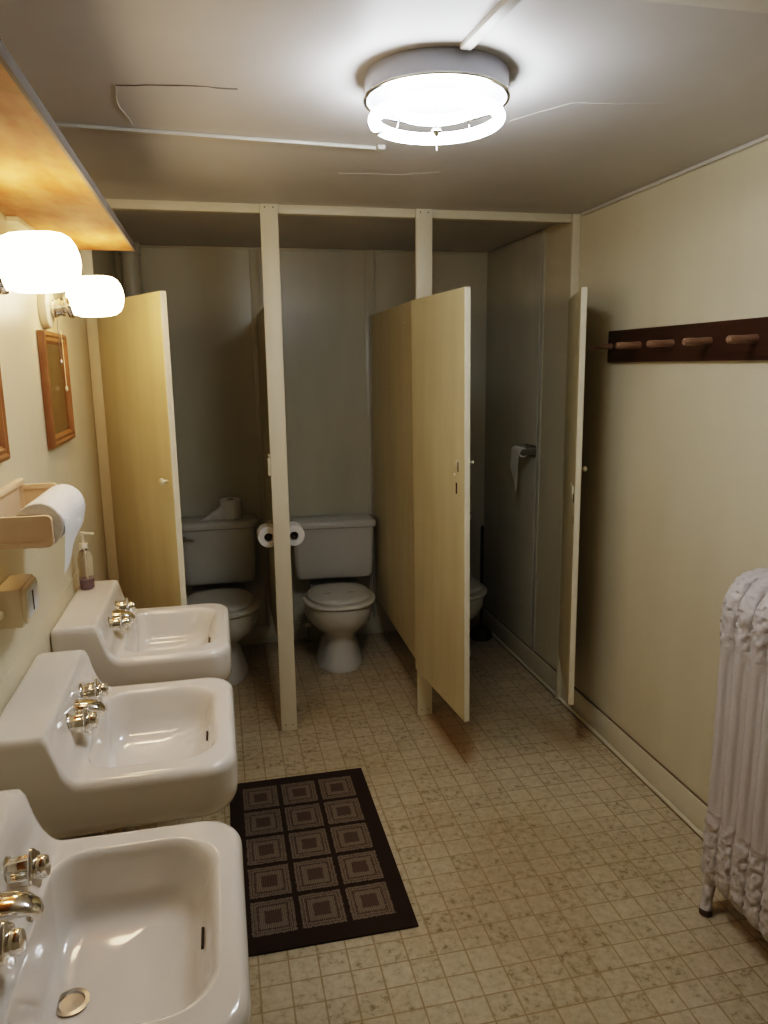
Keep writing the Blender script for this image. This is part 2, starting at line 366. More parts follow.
# vertical pipe in the back left corner
b = B(); lathe(b, [(.05, 0), (.05, H-.06), (.058, H-.06), (.058, H-.002)], 20, Matrix.Translation((.085, YB-.07, .0005)))
tag(obj('corner_pipe', b, M['shaded_wall'], None, origin=(.085, YB-.07, 0)), 'painted vertical pipe in the back left corner of the first stall', 'pipe')

# ------------------------------------------------------------------ shelf above the lamps
t = tag(empty('wall_shelf', (0, 1.0, 2.117)), 'long plywood shelf with orange varnished underside above the two glass wall lamps', 'shelf')
b = B(); box(b, .001, .258, -.2, 2.765, 2.117, 2.135); obj('board', b, M['plywood'], t, world=True)
b = B(); box(b, .258, .266, -.2, 2.767, 2.116, 2.137, .001); obj('fascia', b, M['fascia'], t, world=True)
b = B(); box(b, .001, .03, 2.2, 2.74, 2.105, 2.1165); obj('cleat', b, M['trim'], t, world=True)

# ------------------------------------------------------------------ ceiling lamp and raceways
LC = Vector((1.061, 1.862, 0))
t = tag(empty('ceiling_lamp', (LC.x, LC.y, H)), 'round ceiling lamp with two glowing circular fluorescent tubes', 'lamp')
b = B(); lathe(b, [(.170, H-.0005), (.172, H-.006), (.170, H-.052), (.166, H-.056), (.160, H-.052), (.160, H-.03), (.001, H-.03)], 64, Matrix.Translation(LC)); obj('pan', b, M['pan'], t, world=True)
b = B(); lathe(b, [(.159, H-.050), (.157, H-.046), (.05, H-.040), (.001, H-.040)], 64, Matrix.Translation(LC), cap=False); obj('reflector', b, M['reflector'], t, world=True)
b = B(); tube(b, [LC + Vector((.171*math.cos(2*PI*k/64), .171*math.sin(2*PI*k/64), H-.053)) for k in range(64)], .0045, 8, True); obj('chrome_rim', b, M['chrome'], t, world=True)
def ring(R, z, r, name, dx=0, dy=0):
    g = .09; b = B(); P = [LC + Vector((dx + R*math.cos(a), dy + R*math.sin(a), z)) for a in [PI*.83 + g + (2*PI-2*g)*k/72 for k in range(73)]]
    tube(b, P, r, 14); o = obj(name, b, M['tube'], t, world=True)
    b = B(); tube(b, [LC + Vector((dx + R*math.cos(a), dy + R*math.sin(a), z)) for a in [PI*.83 - g + 2*g*k/6 for k in range(7)]], r*1.12, 12); obj('tube_socket', b, M['plastic_white'], o, world=False)
    c = C.objects[-1]; return o
def ring_part(R, z, r, dx=0, dy=0):
    g = .08; a0 = PI*.83
    pt = lambda a: LC + Vector((dx + R*math.cos(a), dy + R*math.sin(a), z))
    b = B(); tube(b, [pt(a0+g+(2*PI-2*g)*k/80) for k in range(81)], r, 14); o = obj('circular_tube', b, M['tube'], t, world=True)
    b = B(); tube(b, [pt(a0-g+2*g*k/6) for k in range(7)], r*1.1, 12)
    bmesh.ops.translate(b, vec=-Vector(t.location), verts=b.verts); s = obj('tube_socket', b, M['plastic_white'], o)
ring_part(.150, 2.303, .0142)
ring_part(.092, 2.330, .0125)
b = B(); lathe(b, [(.005, 2.268), (.007, 2.275), (.013, 2.277), (.013, 2.285), (.005, 2.287), (.005, H-.045)], 14, Matrix.Translation(LC)); obj('centre_stem', b, M['chrome'], t, world=True)
b = B(); tube(b, [LC+Vector((0, 0, 2.270)), LC+Vector((.001, 0, 2.235))], .0012, 6); obj('pull_chain', b, M['dull_chrome'], t, world=True)
for a in (.6, 2.1, 3.9, 5.4):
    b = B(); q = LC + Vector((.150*math.cos(a), .150*math.sin(a), 0))
    tube(b, [q+Vector((-.03*math.cos(a), -.03*math.sin(a), H-.05)), q+Vector((-.012*math.cos(a), -.012*math.sin(a), 2.31)), q+Vector((.0*math.cos(a), 0, 2.302))], .002, 6); obj('tube_clip', b, M['chrome'], t, world=True)
t = tag(empty('cable_raceway', (1.07, 1.55, H)), 'cream raceway strip on the ceiling running from the round lamp toward the camera', 'raceway', 'ceiling cable raceways')
b = B(); ro = box(b, -.013, .013, 0, .27, -.012, -.0005, .002); obj('channel', b, M['raceway'], t); t.location = (1.092, 1.408, H); t.rotation_euler = (0, 0, math.radians(4.5))
t = tag(empty('cable_raceway', (.11, 2.385, H)), 'cream raceway strip crossing the ceiling from the shelf toward the round lamp', 'raceway', 'ceiling cable raceways')
t.rotation_euler = (0, 0, math.atan2(.07, .94))
b = B(); box(b, 0, .945, -.009, .009, -.011, -.0005, .002); obj('channel', b, M['raceway'], t)
b = B(); box(b, .93, .955, -.03, .010, -.014, -.0005, .003); obj('elbow', b, M['raceway'], t)

# ------------------------------------------------------------------ wall lamps
def wall_lamp(loc, lab):
    t = tag(empty('wall_lamp', loc), lab, 'lamp', 'opal glass wall lamps')
    b = B(); lathe(b, [(.062, 0.0005), (.064, .006), (.060, .022), (.052, .028), (.0, .028)], 32, axis_m((0, 0, -.045), (1, 0, 0))); obj('backplate', b, M['plastic_white'] if 0 else M['knob'], t)
    ax = Vector((1, 0, .18)).normalized(); o0 = Vector((.028, 0, -.047))
    b = B(); lathe(b, [(.026, 0), (.028, .004), (.028, .010), (.025, .012), (.025, .026), (.029, .028), (.029, .034), (.020, .036), (.020, .044), (.036, .046), (.038, .052), (.036, .062), (.030, .064)], 28, axis_m(o0, ax), lobes=0); obj('socket', b, M['chrome'], t)
    g0 = o0 + ax*.050
    prof = [(.030, 0), (.031, .006), (.044, .010), (.054, .018), (.0600, .034), (.0620, .055), (.0625, .085), (.0615, .115), (.057, .136), (.048, .150), (.033, .159), (.015, .164), (.0005, .165)]
    b = B(); lathe(b, prof, 40, axis_m(g0+Vector((0, 0, .026)), Vector((1, 0, .04)))); obj('glass_shade', b, M['globe'], t)
    b = B(); tube(b, [Vector((.040, 0, -.075)), Vector((.041, 0, -.20))], .0012, 6); lathe(b, [(.001, -.215), (.004, -.212), (.004, -.204), (.001, -.20)], 8, Matrix.Translation((.041, 0, 0))); obj('pull_chain', b, M['dull_chrome'], t)
    return t
wl = wall_lamp((0, 2.53, 1.955), 'farther glowing opal glass wall lamp, above the small framed mirror')
dup(wl, (0, 1.75, 1.955), 'nearer and larger looking glowing opal glass wall lamp at the left edge of the photo')

# ------------------------------------------------------------------ mirrors
def mirror(y0, y1, z0, z1, lab):
    t = tag(empty('framed_mirror', (0.001, (y0+y1)/2, z0)), lab, 'mirror', 'small oak framed mirrors')
    hw, h, fw = (y1-y0)/2, z1-z0, .038
    b = B(); prof = [(0, 0), (0, .014), (.004, .020), (.012, .022), (.018, .017), (.028, .019), (fw, .010), (fw, 0)]
    rings = []
    for (i, xx) in prof:
        rings.append([(xx, -hw+i, i), (xx, hw-i, i), (xx, hw-i, h-i), (xx, -hw+i, h-i)])
    loft(b, rings, False, False); obj('frame', b, M['frame'], t, ang=15)
    b = B(); box(b, .001, .010, -hw+fw-.003, hw-fw+.003, fw-.003, h-fw+.003); obj('glass', b, M['mirror'], t)
    return t
m1 = mirror(2.415, 2.765, 1.488, 1.840, 'small wood framed mirror under the farther wall lamp')
for o in list(m1.children): pass
b = B(); tube(b, [Vector((.024, .07, .36)), Vector((.024, .075, .18))], .0012, 6); lathe(b, [(.001, .165), (.0045, .169), (.0045, .18), (.001, .183)], 8, Matrix.Translation((.024, .075, 0))); obj('hanging_cord', b, M['knob'], m1)
mirror(1.565, 1.918, 1.515, 1.868, 'small wood framed mirror cut off by the left edge of the photo')

# ------------------------------------------------------------------ paper towel holder
t = tag(empty('paper_towel_holder', (0, 1.86, 1.385)), 'tan plastic paper towel holder on the left wall above the sinks', 'holder')
b = B(); box(b, .001, .010, 1.70, 2.02, 1.35, 1.45, .003); obj('back_plate', b, M['tan'], t, world=True)
b = B(); box(b, .010, .026, 1.70, 1.995, 1.444, 1.460, .004); obj('top_rail', b, M['tan'], t, world=True)
def arm(y, x1, bm, zt=1.413):
    # arm plate in the x-z plane with a raised border
    out = rrect(.008, x1, 1.343, zt, (.012, .004, .004, .012), 5)
    inn = rrect(.020, x1-.010, 1.355, zt-.011, (.010, .003, .003, .010), 5)
    yo, yi = y-.007, y+.007
    loft(bm, [[(x, yi, z) for x, z in out], [(x, yo, z) for x, z in out], [(x, yo, z) for x, z in inn], [(x, yo+.004, z) for x, z in inn]])
for y in (1.712, 2.008):
    b = B(); arm(y, .142 if y < 1.8 else .100, b, 1.413 if y < 1.8 else 1.442); obj('arm', b, M['tan'], t, world=True)
RX, RZ, RR = .112, 1.388, .051
t2 = tag(empty('paper_towel_roll', (RX, 1.86, RZ)), 'white paper towel roll held between the tan arms, loose sheet hanging', 'paper towel')
my = lambda y0: axis_m((RX, y0, RZ), (0, 1, 0))
b = B(); lathe(b, [(.021, 0), (RR-.002, 0), (RR, .002), (RR, .276), (RR-.002, .278), (.021, .278)], 48, my(1.721), cap=False)
obj('roll', b, M['paper'], t2, world=True)
b = B(); lathe(b, [(.0205, .001), (.0205, .277)], 24, my(1.721), cap=True); obj('core', b, M['cardboard'], t2, world=True)
b = B(); rings = []
pts = [(RX+(RR+.001)*math.cos(a), RZ+(RR+.001)*math.sin(a)) for a in [PI/2-.2*k for k in range(8)]] + [(RX+RR+.002, RZ-.005), (RX+RR-.001, RZ-.04), (RX+RR-.005, RZ-.08), (RX+RR-.009, RZ-.115)]
for k, (x, z) in enumerate(pts):
    f = max(0, (k-8)/3.); ring_ = []
    for y in [1.724 + .272*q/10 for q in range(11)]:
        u_ = (y-1.724)/.272
        zz = z + f*.07*u_ * (1 if k > 8 else 0); ring_.append((x + .003*math.sin(8*u_)*f, y, zz))
    rings.append(ring_)
loft(b, rings, False, False, closed=False); obj('loose_sheet', b, M['paper'], t2, world=True)

# beige surface box with a slotted white plate
t = tag(empty('outlet_box', (0, 1.80, 1.153)), 'beige surface mounted box with a slotted white plate, below the paper towel holder', 'outlet')
b = B(); box(b, .001, .056, 1.732, 1.870, 1.153, 1.244, .005); obj('housing', b, M['box'], t, world=True)
b = B(); out = rrect(1.738, 1.866, 1.156, 1.241, (.02,)*4, 5); inn = rrect(1.758, 1.848, 1.170, 1.227, (.012,)*4, 5)
loft(b, [[(.0555, y, z) for y, z in out], [(.063, y, z) for y, z in out], [(.064, y, z) for y, z in inn], [(.061, y, z) for y, z in inn]]); obj('cover_plate', b, M['box'], t, world=True)
b = B(); box(b, .060, .065, 1.754, 1.852, 1.166, 1.231, .002); obj('white_insert', b, M['plastic_white'], t, world=True)
b = B(); box(b, .0645, .0656, 1.797, 1.806, 1.175, 1.222); obj('slot', b, M['dark'], t, world=True)
b = B(); lathe(b, [(.009, 0), (.010, .012), (.008, .020), (0, .022)], 16, axis_m((.010, 1.731, 1.19), (0.1, -1, 0))); obj('plug', b, M['knob'], t, world=True)

# ------------------------------------------------------------------ sinks
SW = .253; DZ, RZ_, X1 = .994, .882, .510
def sstep(a, b, x):
    t = max(0, min(1, (x-a)/(b-a))); return t*t*(3-2*t)
def top_z(x):
    t = max(0, min(1, (x-.127)/.066)); t = t*(.25+.75*sstep(0, .35, t)); return DZ + (RZ_-DZ)*(1-(1-t)**2.3)
def ray_hit(poly, c, ang):
    d = (math.cos(ang), math.sin(ang)); best = None
    n = len(poly)
    for i in range(n):
        (ax, ay), (bx, by) = poly[i], poly[(i+1) % n]
        ex, ey = bx-ax, by-ay; den = d[0]*ey - d[1]*ex
        if abs(den) < 1e-12: continue
        s = ((ax-c[0])*ey - (ay-c[1])*ex)/den; q = ((ax-c[0])*d[1] - (ay-c[1])*d[0])/den
        if s > 0 and -1e-6 <= q <= 1+1e-6 and (best is None or s > best): best = s
    return best
def sink_basin():
    b = B(); c = (.335, 0.)
    outer = rrect(.003, X1, -SW, SW, (.075, .012, .012, .075), 12)
    basin = rrect(.188, X1-.040, -SW+.054, SW-.054, (.085, .06, .06, .085), 12)
    angs = [2*PI*k/240 for k in range(240)]
    ro = [ray_hit(outer, c, a) for a in angs]; rb = [ray_hit(basin, c, a) for a in angs]
    P = lambda r, a: (c[0]+r*math.cos(a), c[1]+r*math.sin(a))
    rings = []
    # underside up to the apron
    for (ins, z) in ((.15, .715), (.10, .722), (.04, .745), (.015, .765), (.004, .785), (0, .81)):
        rings.append([(*P(max(r-ins, .02), a), z) for r, a in zip(ro, angs)])
    zs = lambda x: top_z(x)
    for fr in (.35, .7, .9):
        rings.append([(lambda p: (*p, .81+(zs(p[0])-.022-.81)*fr))(P(r, a)) for r, a in zip(ro, angs)])
    R = .022
    for k in range(0, 7):
        q = PI/2*k/6; ins = R*(1-math.cos(q)); dz = R*(1-math.sin(q))
        rings.append([(lambda p: (*p, zs(p[0])-dz))(P(r-ins, a)) for r, a in zip(ro, angs)])
    for k in range(1, 37):
        s = k/36
        ring_ = []
        for r1, r2, a in zip(ro, rb, angs):
            r = (r1-R)+(r2-(r1-R))*s; p = P(r, a); ring_.append((*p, zs(p[0])))
        rings.append(ring_)
    # into the basin: rolled lip, steep wall, dished bottom
    cc = (.30, 0.)
    for k, (sc, dz) in enumerate(((.985, .0015), (.965, .005), (.945, .012), (.922, .024), (.895, .044), (.865, .066), (.825, .086), (.77, .099), (.70, .108), (.60, .115), (.48, .120), (.36, .124), (.22, .128), (.12, .131))):
        ring_ = []
        for r, a in zip(rb, angs):
            x, y = P(r, a); w_ = 1-sc
            cx = c[0] + (.236-c[0])*min(1, w_*1.1)
            x2 = cx + (x-c[0])*sc; y2 = y*sc
            ring_.append((x2, y2, zs(max(x2, .2))-dz if x2 > .2 else top_z(x2)-dz if k < 2 else RZ_-dz))
        rings.append(ring_)
    loft(b, rings, True, True)
    return b
def faucet_handle_bm(y):
    d = Vector((1, 0, .12)); mt = axis_m((.136, y, .934), d) @ Matrix.Scale(1.1, 4); b = B()
    lathe(b, [(.020, -.01), (.027, 0), (.028, .004), (.025, .008), (.021, .010)], 28, mt)
    lathe(b, [(.021, .008), (.0215, .038), (.020, .040)], 60, mt, lobes=10, amp=.035)
    lathe(b, [(.021, .038), (.0275, .040), (.0285, .042), (.0275, .045), (.021, .047)], 48, mt, lobes=4, amp=.10)
    lathe(b, [(.016, .046), (.0165, .056), (.014, .061), (.008, .063), (.0005, .064)], 28, mt)
    return b
def spout_bm():
    b = B(); P = [(.124, 0, .934), (.138, 0, .936), (.154, 0, .939), (.174, 0, .940), (.192, 0, .937), (.205, 0, .931), (.210, 0, .927)]
    S = [(.026, .022), (.027, .020), (.026, .016), (.024, .013), (.021, .011), (.016, .008), (.007, .004)]
    rings = []
    for (x, y, z), (wy, wz) in zip(P, S):
        rings.append([(x - .25*wz*math.sin(2*PI*k/20), wy*math.copysign(abs(math.cos(2*PI*k/20))**.75, math.cos(2*PI*k/20)), z + wz*math.copysign(abs(math.sin(2*PI*k/20))**.8, math.sin(2*PI*k/20))) for k in range(20)])
    loft(b, rings)
    lathe(b, [(.010, -.018), (.011, -.016), (.011, 0)], 18, Matrix.Translation((.196, 0, .931)))
    return b
root = tag(empty('wall_sink', (0, 2.435, 0)), 'farthest of the three white sinks, clear soap bottle on its raised back', 'sink', 'white wall mounted sinks')
obj('basin', sink_basin(), M['porcelain'], root, ang=60)
for y in (-.082, .082): obj('faucet_handle', faucet_handle_bm(y), M['chrome'], root)
obj('spout', spout_bm(), M['chrome'], root)
b = B(); lathe(b, [(.026, 0), (.027, .004), (.020, .005), (.018, .002), (.0005, .001)], 24, Matrix.Translation((.236, 0, RZ_-.1312))); obj('drain', b, M['dull_chrome'], root)
b = B(); box(b, .4375, .4425, -.024, .022, .8275, .831, .001); 
ov = obj('overflow_slot', b, M['dark'], root)
b = B(); tube(b, [(.240, 0, .715), (.240, 0, .56), (.24, 0, .52), (.22, 0, .505), (.197, 0, .52), (.185, 0, .56), (.16, 0, .59), (.12, 0, .60), (.006, 0, .60)], .018, 14); obj('drain_pipe', b, M['dull_chrome'], root)
for y in (-.185, .185):
    b = B(); box(b, .006, .03, y-.015, y+.015, .70, .80, .003); obj('wall_bracket', b, M['dull_chrome'], root)
dup(root, (0, 1.757, 0), 'middle one of the three white sinks, beside the brown floor mat')
dup(root, (0, 1.076, 0), 'nearest and largest looking of the three white sinks, cut off by the bottom edge')

# soap bottle on the far sink
t = tag(empty('soap_bottle', (.045, 2.59, DZ+.0005)), 'clear pump soap bottle with a little purple soap, on the back of the farthest sink', 'soap bottle')
prof = [(.0, 0), (.024, 0), (.028, .004), (.028, .05), (.026, .065), (.029, .09), (.029, .105), (.022, .125), (.012, .135), (.011, .145)]
b = B(); lathe(b, prof, 28, Matrix.Diagonal((.85, 1.1, 1, 1)), cap=False); obj('bottle_body', b, M['clear'], t)
b = B(); lathe(b, [(.0, .002), (.0255, .002), (.0265, .006), (.0265, .035), (.0, .036)], 28, Matrix.Diagonal((.85, 1.1, 1, 1)), cap=False); obj('liquid_soap', b, M['soap'], t)
b = B(); lathe(b, [(.013, .140), (.014, .142), (.014, .156), (.006, .158), (.004, .160), (.004, .185), (.009, .186), (.009, .195), (0.001, .196)], 20)
tube(b, [(0, 0, .190), (.03, -.006, .190), (.036, -.007, .186)], .0042, 10); tube(b, [(0, 0, .14), (.002, 0, .01)], .0022, 6); obj('pump', b, M['pump'], t)

# ------------------------------------------------------------------ toilets
def sup(cx, cy, rx, ryf, ryb, z, n=44, e=2.25):
    out = []
    for k in range(n):
        a = 2*PI*k/n; ca, sa = math.cos(a), math.sin(a)
        ry = ryb if sa > 0 else ryf
        out.append((cx + rx*math.copysign(abs(ca)**(2/e), ca), cy + ry*math.copysign(abs(sa)**(2/e), sa), z))
    return out
def make_toilet(loc, rz, lab, scl=1., tank_r=.03, tank_w=.235, tank_x=0., lever=1, marks=False, zt=.447, lidround=.03, skew=0.):
    """local: y=0 is the wall side, bowl toward -y"""
    t = tag(empty('toilet', loc, rz), lab, 'toilet', 'white toilets in the stalls')
    t.scale = (scl,)*3
    b = B(); R_ = []
    for z, f, bk, hw in ((0.0005, -.600, -.16, .138), (.012, -.603, -.158, .140), (.03, -.596, -.16, .134), (.09, -.572, -.17, .116), (.15, -.556, -.17, .100), (.19, -.556, -.17, .098), (.222, -.578, -.17, .122), (.25, -.615, -.17, .155), (.285, -.652, -.17, .184), (.33, -.672, -.17, .199), (.38, -.678, -.17, .201), (.392, -.676, -.172, .199), (.396, -.668, -.18, .190)):
        cy = -.40 if z > .2 else -.37
        R_.append(sup(0, cy, hw, cy-f, bk-cy, z))
    loft(b, R_)
    # deck under the tank
    out = lambda hw, y0, z: [(x, y, z) for x, y in rrect(-hw, hw, y0, -.045, (.03,)*4, 5)]
    loft(b, [out(.085, -.24, .24), out(.13, -.25, .33), out(.15, -.26, .38), out(.15, -.26, .397)])
    obj('bowl', b, M['china'], t, ang=50)
    for x in (-.108, .108):
        b = B(); lathe(b, [(.012, 0), (.012, .008), (.006, .016), (.0005, .018)], 12, Matrix.Translation((x, -.30, .006))); obj('bolt_cap', b, M['china'], t)
    cy = -.455
    b = B(); loft(b, [sup(0, cy, .200, .226, .20, .398), sup(0, cy, .209, .234, .205, .404), sup(0, cy, .209, .234, .205, .414), sup(0, cy, .203, .228, .20, .420)]); obj('seat_ring', b, M['seat'], t, ang=50)
    cy = -.447
    b = B(); loft(b, [sup(0, cy, .177, .204, .19, .4215), sup(0, cy, .184, .210, .195, .425), sup(0, cy, .184, .210, .195, .433), sup(0, cy, .176, .203, .19, .440), sup(0, cy, .12, .15, .14, .444), sup(0, cy, .04, .05, .05, .445)])
    lid = obj('lid', b, M['seat'], t, ang=50)
    for x in (-.07, .07):
        b = B(); lathe(b, [(.012, -.02), (.012, .02)], 12, axis_m((x, -.262, .418), (1, 0, 0))); box(b, x-.014, x+.014, -.275, -.25, .397, .42, .003)
        obj('hinge', b, M['seat'], t)
    if marks:
        rng = random.Random(3); ink = mat('faded_ink', (.34, .31, .25), .6)
        for x0, x1 in ((-.085, -.012), (.010, .078)):
            b = B(); x = x0
            while x < x1:
                w_ = rng.uniform(.004, .009)
                box(b, x, x+w_, -.487-.004*rng.random(), -.478+.003*rng.random(), .4443, .4448); x += w_+.0012
            obj('faded_marking', b, ink, lid)
    # tank
    hw, d0, d1 = tank_w, -.215, -.018; r = tank_r
    def tr(s, z, g=0., dd=0.): return [(tank_x + x, y, z) for x, y in rrect(-hw*s-g, hw*s+g, d0-g+dd, d1, (.012, .012, r, r), 8)]
    b = B(); loft(b, [tr(.86, zt, 0, .03), tr(.91, zt+.006, 0, .012), tr(.94, zt+.03, 0, .004), tr(.955, zt+.10), tr(.975, .74), tr(.98, .765)]); tank = obj('tank', b, M['china'], t, ang=50)
    b = B(); loft(b, [tr(.985, .766, .006), tr(.985, .770, .012), tr(.985, .795, .014), tr(.985, .805, .008), tr(.985, .810, -.006)]); obj('tank_lid', b, M['china'], t, ang=50)
    if lever:
        b = B(); lx = tank_x - hw*.78
        lathe(b, [(.014, 0), (.015, .006), (.008, .012)], 16, axis_m((lx, d0-.002, .725), (0, -1, 0))); tube(b, [(lx, d0-.014, .725), (lx+.03, d0-.020, .722), (lx+.055, d0-.021, .716)], [.006, .005, .007], 8); obj('flush_lever', b, M['dull_chrome'], t)
    b = B(); tube(b, [(tank_x-.15, -.10, zt+.01), (tank_x-.16, -.10, .30), (tank_x-.17, -.08, .18), (tank_x-.17, -.05, .14)], .006, 8)
    lathe(b, [(.012, .06), (.014, .065), (.014, .13), (.010, .15)], 12, Matrix.Translation((tank_x-.17, -.055, .03))); lathe(b, [(.011, 0), (.02, .006), (.018, .02)], 12, axis_m((tank_x-.17, -.07, .12), (0, -1, 0))); lathe(b, [(.02, 0.001), (.02, .006), (.008, .01), (.008, .1)], 12, Matrix.Translation((tank_x-.17, -.055, 0))); obj('supply_valve', b, M['dull_chrome'], t)
    return t
make_toilet((.463, YB-.002, 0), 0, 'white toilet in the first stall with a paper roll standing on its tank', 1.045, tank_r=.075, tank_w=.228, lever=1)
t = make_toilet((1.170, YB-.002, 0), math.radians(-4.0), 'white toilet in the middle stall, closed lid with faint marking', tank_r=.03, tank_w=.250, marks=True, lever=0)
make_toilet((1.815, YB-.002, 0), 0, 'white toilet in the third stall, mostly hidden behind the open middle door', tank_r=.04, tank_w=.225, lever=0)

# ------------------------------------------------------------------ paper rolls
def roll_bm(R, w, core, mt):
    b = B(); lathe(b, [(core, 0), (R-.003, 0), (R, .003), (R, w-.003), (R-.003, w), (core, w)], 36, mt, cap=False); return b
t = tag(empty('toilet_paper_roll', (.556, YB-.135, .8472)), 'white paper roll standing on the tank of the first toilet, sheet trailing left', 'toilet paper', 'toilet paper rolls')
obj('roll', roll_bm(.062, .115, .02, Matrix.Translation((0, 0, .0005))), M['paper'], t)
b = B(); lathe(b, [(.0198, .001), (.0198, .114)], 18); obj('core', b, M['cardboard'], t)
b = B(); rg_ = []
for k in range(9):
    s = k/8; x = -.04 - .135*s
    top = .095*(1-s)**1.1 + .002
    rg_.append([(x, -.042 + .015*math.sin(3*s) + .004*math.sin(q*2), .001+top*q/5) for q in range(6)])
loft(b, rg_, False, False, closed=False); obj('trailing_sheet', b, M['paper'], t)
for (x, lab, side) in ((.711, 'toilet paper roll left of the post between the first and second stalls', -1), (.831, 'toilet paper roll right of the post between the first and second stalls', 1)):
    t = tag(empty('toilet_paper_roll', (x, 3.43, .94)), lab, 'toilet paper', 'toilet paper rolls')
    obj('roll', roll_bm(.0500, .10, .02, axis_m((0, 0, 0), (0, 1, 0))), M['paper'], t)
    b = B(); lathe(b, [(.0198, .03), (.0198, .099)], 18, axis_m((0, 0, 0), (0, 1, 0))); obj('core', b, M['cardboard'], t)
    h = tag(empty('paper_roll_holder', (.762 if side < 0 else .78, 3.48, .94)), 'wire holder for the %s paper roll on the partition by the first post' % ('left' if side < 0 else 'right'), 'holder', 'toilet paper holders')
    px = (x - h.location.x)
    b = B(); tube(b, [(0, .07, .06), (side*.004, .065, .06), (px, .065, .055), (px, .065, 0), (px, .02, 0), (px, -.054, 0)], .003, 8); box(b, 0 if side > 0 else -.003, .003 if side > 0 else 0, .045, .085, .03, .09); obj('wire', b, M['dull_chrome'], h)
# right wall holder with a nearly empty roll
h = tag(empty('paper_roll_holder', (W, 3.80, 1.25)), 'dark metal paper holder on the right wall of the third stall', 'holder', 'toilet paper holders')
b = B(); box(b, -.012, -.0005 - .008, -.05, .09, -.03, .035, .003); obj('mounting_plate', b, M['dull_chrome'], h)
for y in (-.045, .085):
    b = B(); box(b, -.085, -.008, y-.004, y+.004, -.014, .022, .003); obj('arm', b, M['dull_chrome'], h)
t = tag(empty('toilet_paper_roll', (W-.075, 3.765, 1.25)), 'nearly used up toilet paper roll on the right wall, torn sheet hanging down', 'toilet paper', 'toilet paper rolls')
b = B(); lathe(b, [(.019, 0), (.026, 0), (.026, .108), (.019, .108)], 28, axis_m((0, 0, 0), (0, 1, 0)), cap=False); obj('roll', b, M['paper'], t)
b = B(); lathe(b, [(.0188, -.001), (.0185, .05), (.006, .052), (.006, .02), (.0005, .019)], 20, axis_m((0, 0, 0), (0, 1, 0)), cap=False); obj('core', b, M['card_light'], t)
b = B(); rg_ = []
for k in range(14):
    s = k/13
    if k < 4: a = PI/2 + k*.4; x, z = .027*math.cos(a), .027*math.sin(a)
    else: x, z = -.028 - .003*math.sin(k), .0 - .215*(k-4)/9
    y1 = .10 if k < 9 else .10*(1-(k-8)/5.2)
    rg_.append([(x + .003*math.sin(6*q), .002 + .02*max(0, k-9)/4 + (y1)*q/5, z) for q in range(6)])
loft(b, rg_, False, False, closed=False); obj('torn_sheet', b, M['paper'], t)

# plunger
t = tag(empty('plunger', (2.085, 4.29, 0)), 'black plunger standing by the baseboard in the third stall', 'plunger')
b = B(); lathe(b, [(.070, .0005), (.074, .006), (.072, .03), (.060, .055), (.035, .072), (.018, .078), (.016, .10), (.0005, .101)], 28); obj('rubber_cup', b, M['black_rubber'], t)
b = B(); lathe(b, [(.0105, .09), (.0105, .72), (.008, .735), (.0005, .738)], 14); obj('handle', b, M['black_rubber'], t)

# ------------------------------------------------------------------ coat rack
t = tag(empty('coat_rack', (W, 2.4, 1.79)), 'dark brown wooden peg board on the right wall', 'coat rack')
b = B(); box(b, W-.021, W-.0005, 1.62, 3.008, 1.726, 1.858, .004); obj('board', b, M['rack'], t, world=True)
for k, y in enumerate((2.975, 2.755, 2.532, 2.312, 2.085, 1.86)):
    d = Vector((-1, .0, -.02 if k else -.05)); b = B()
    pr = [(.0155, -.003), (.0145, .004), (.0125, .05), (.0135, .085), (.013, .098), (.009, .104), (.0005, .105)] if k else [(.0145, -.003), (.013, .004), (.009, .05), (.007, .09), (.004, .108), (.0005, .11)]
    lathe(b, pr, 16, axis_m((W-.02, y, 1.793), d)); obj('peg', b, M['peg'], t, world=True)

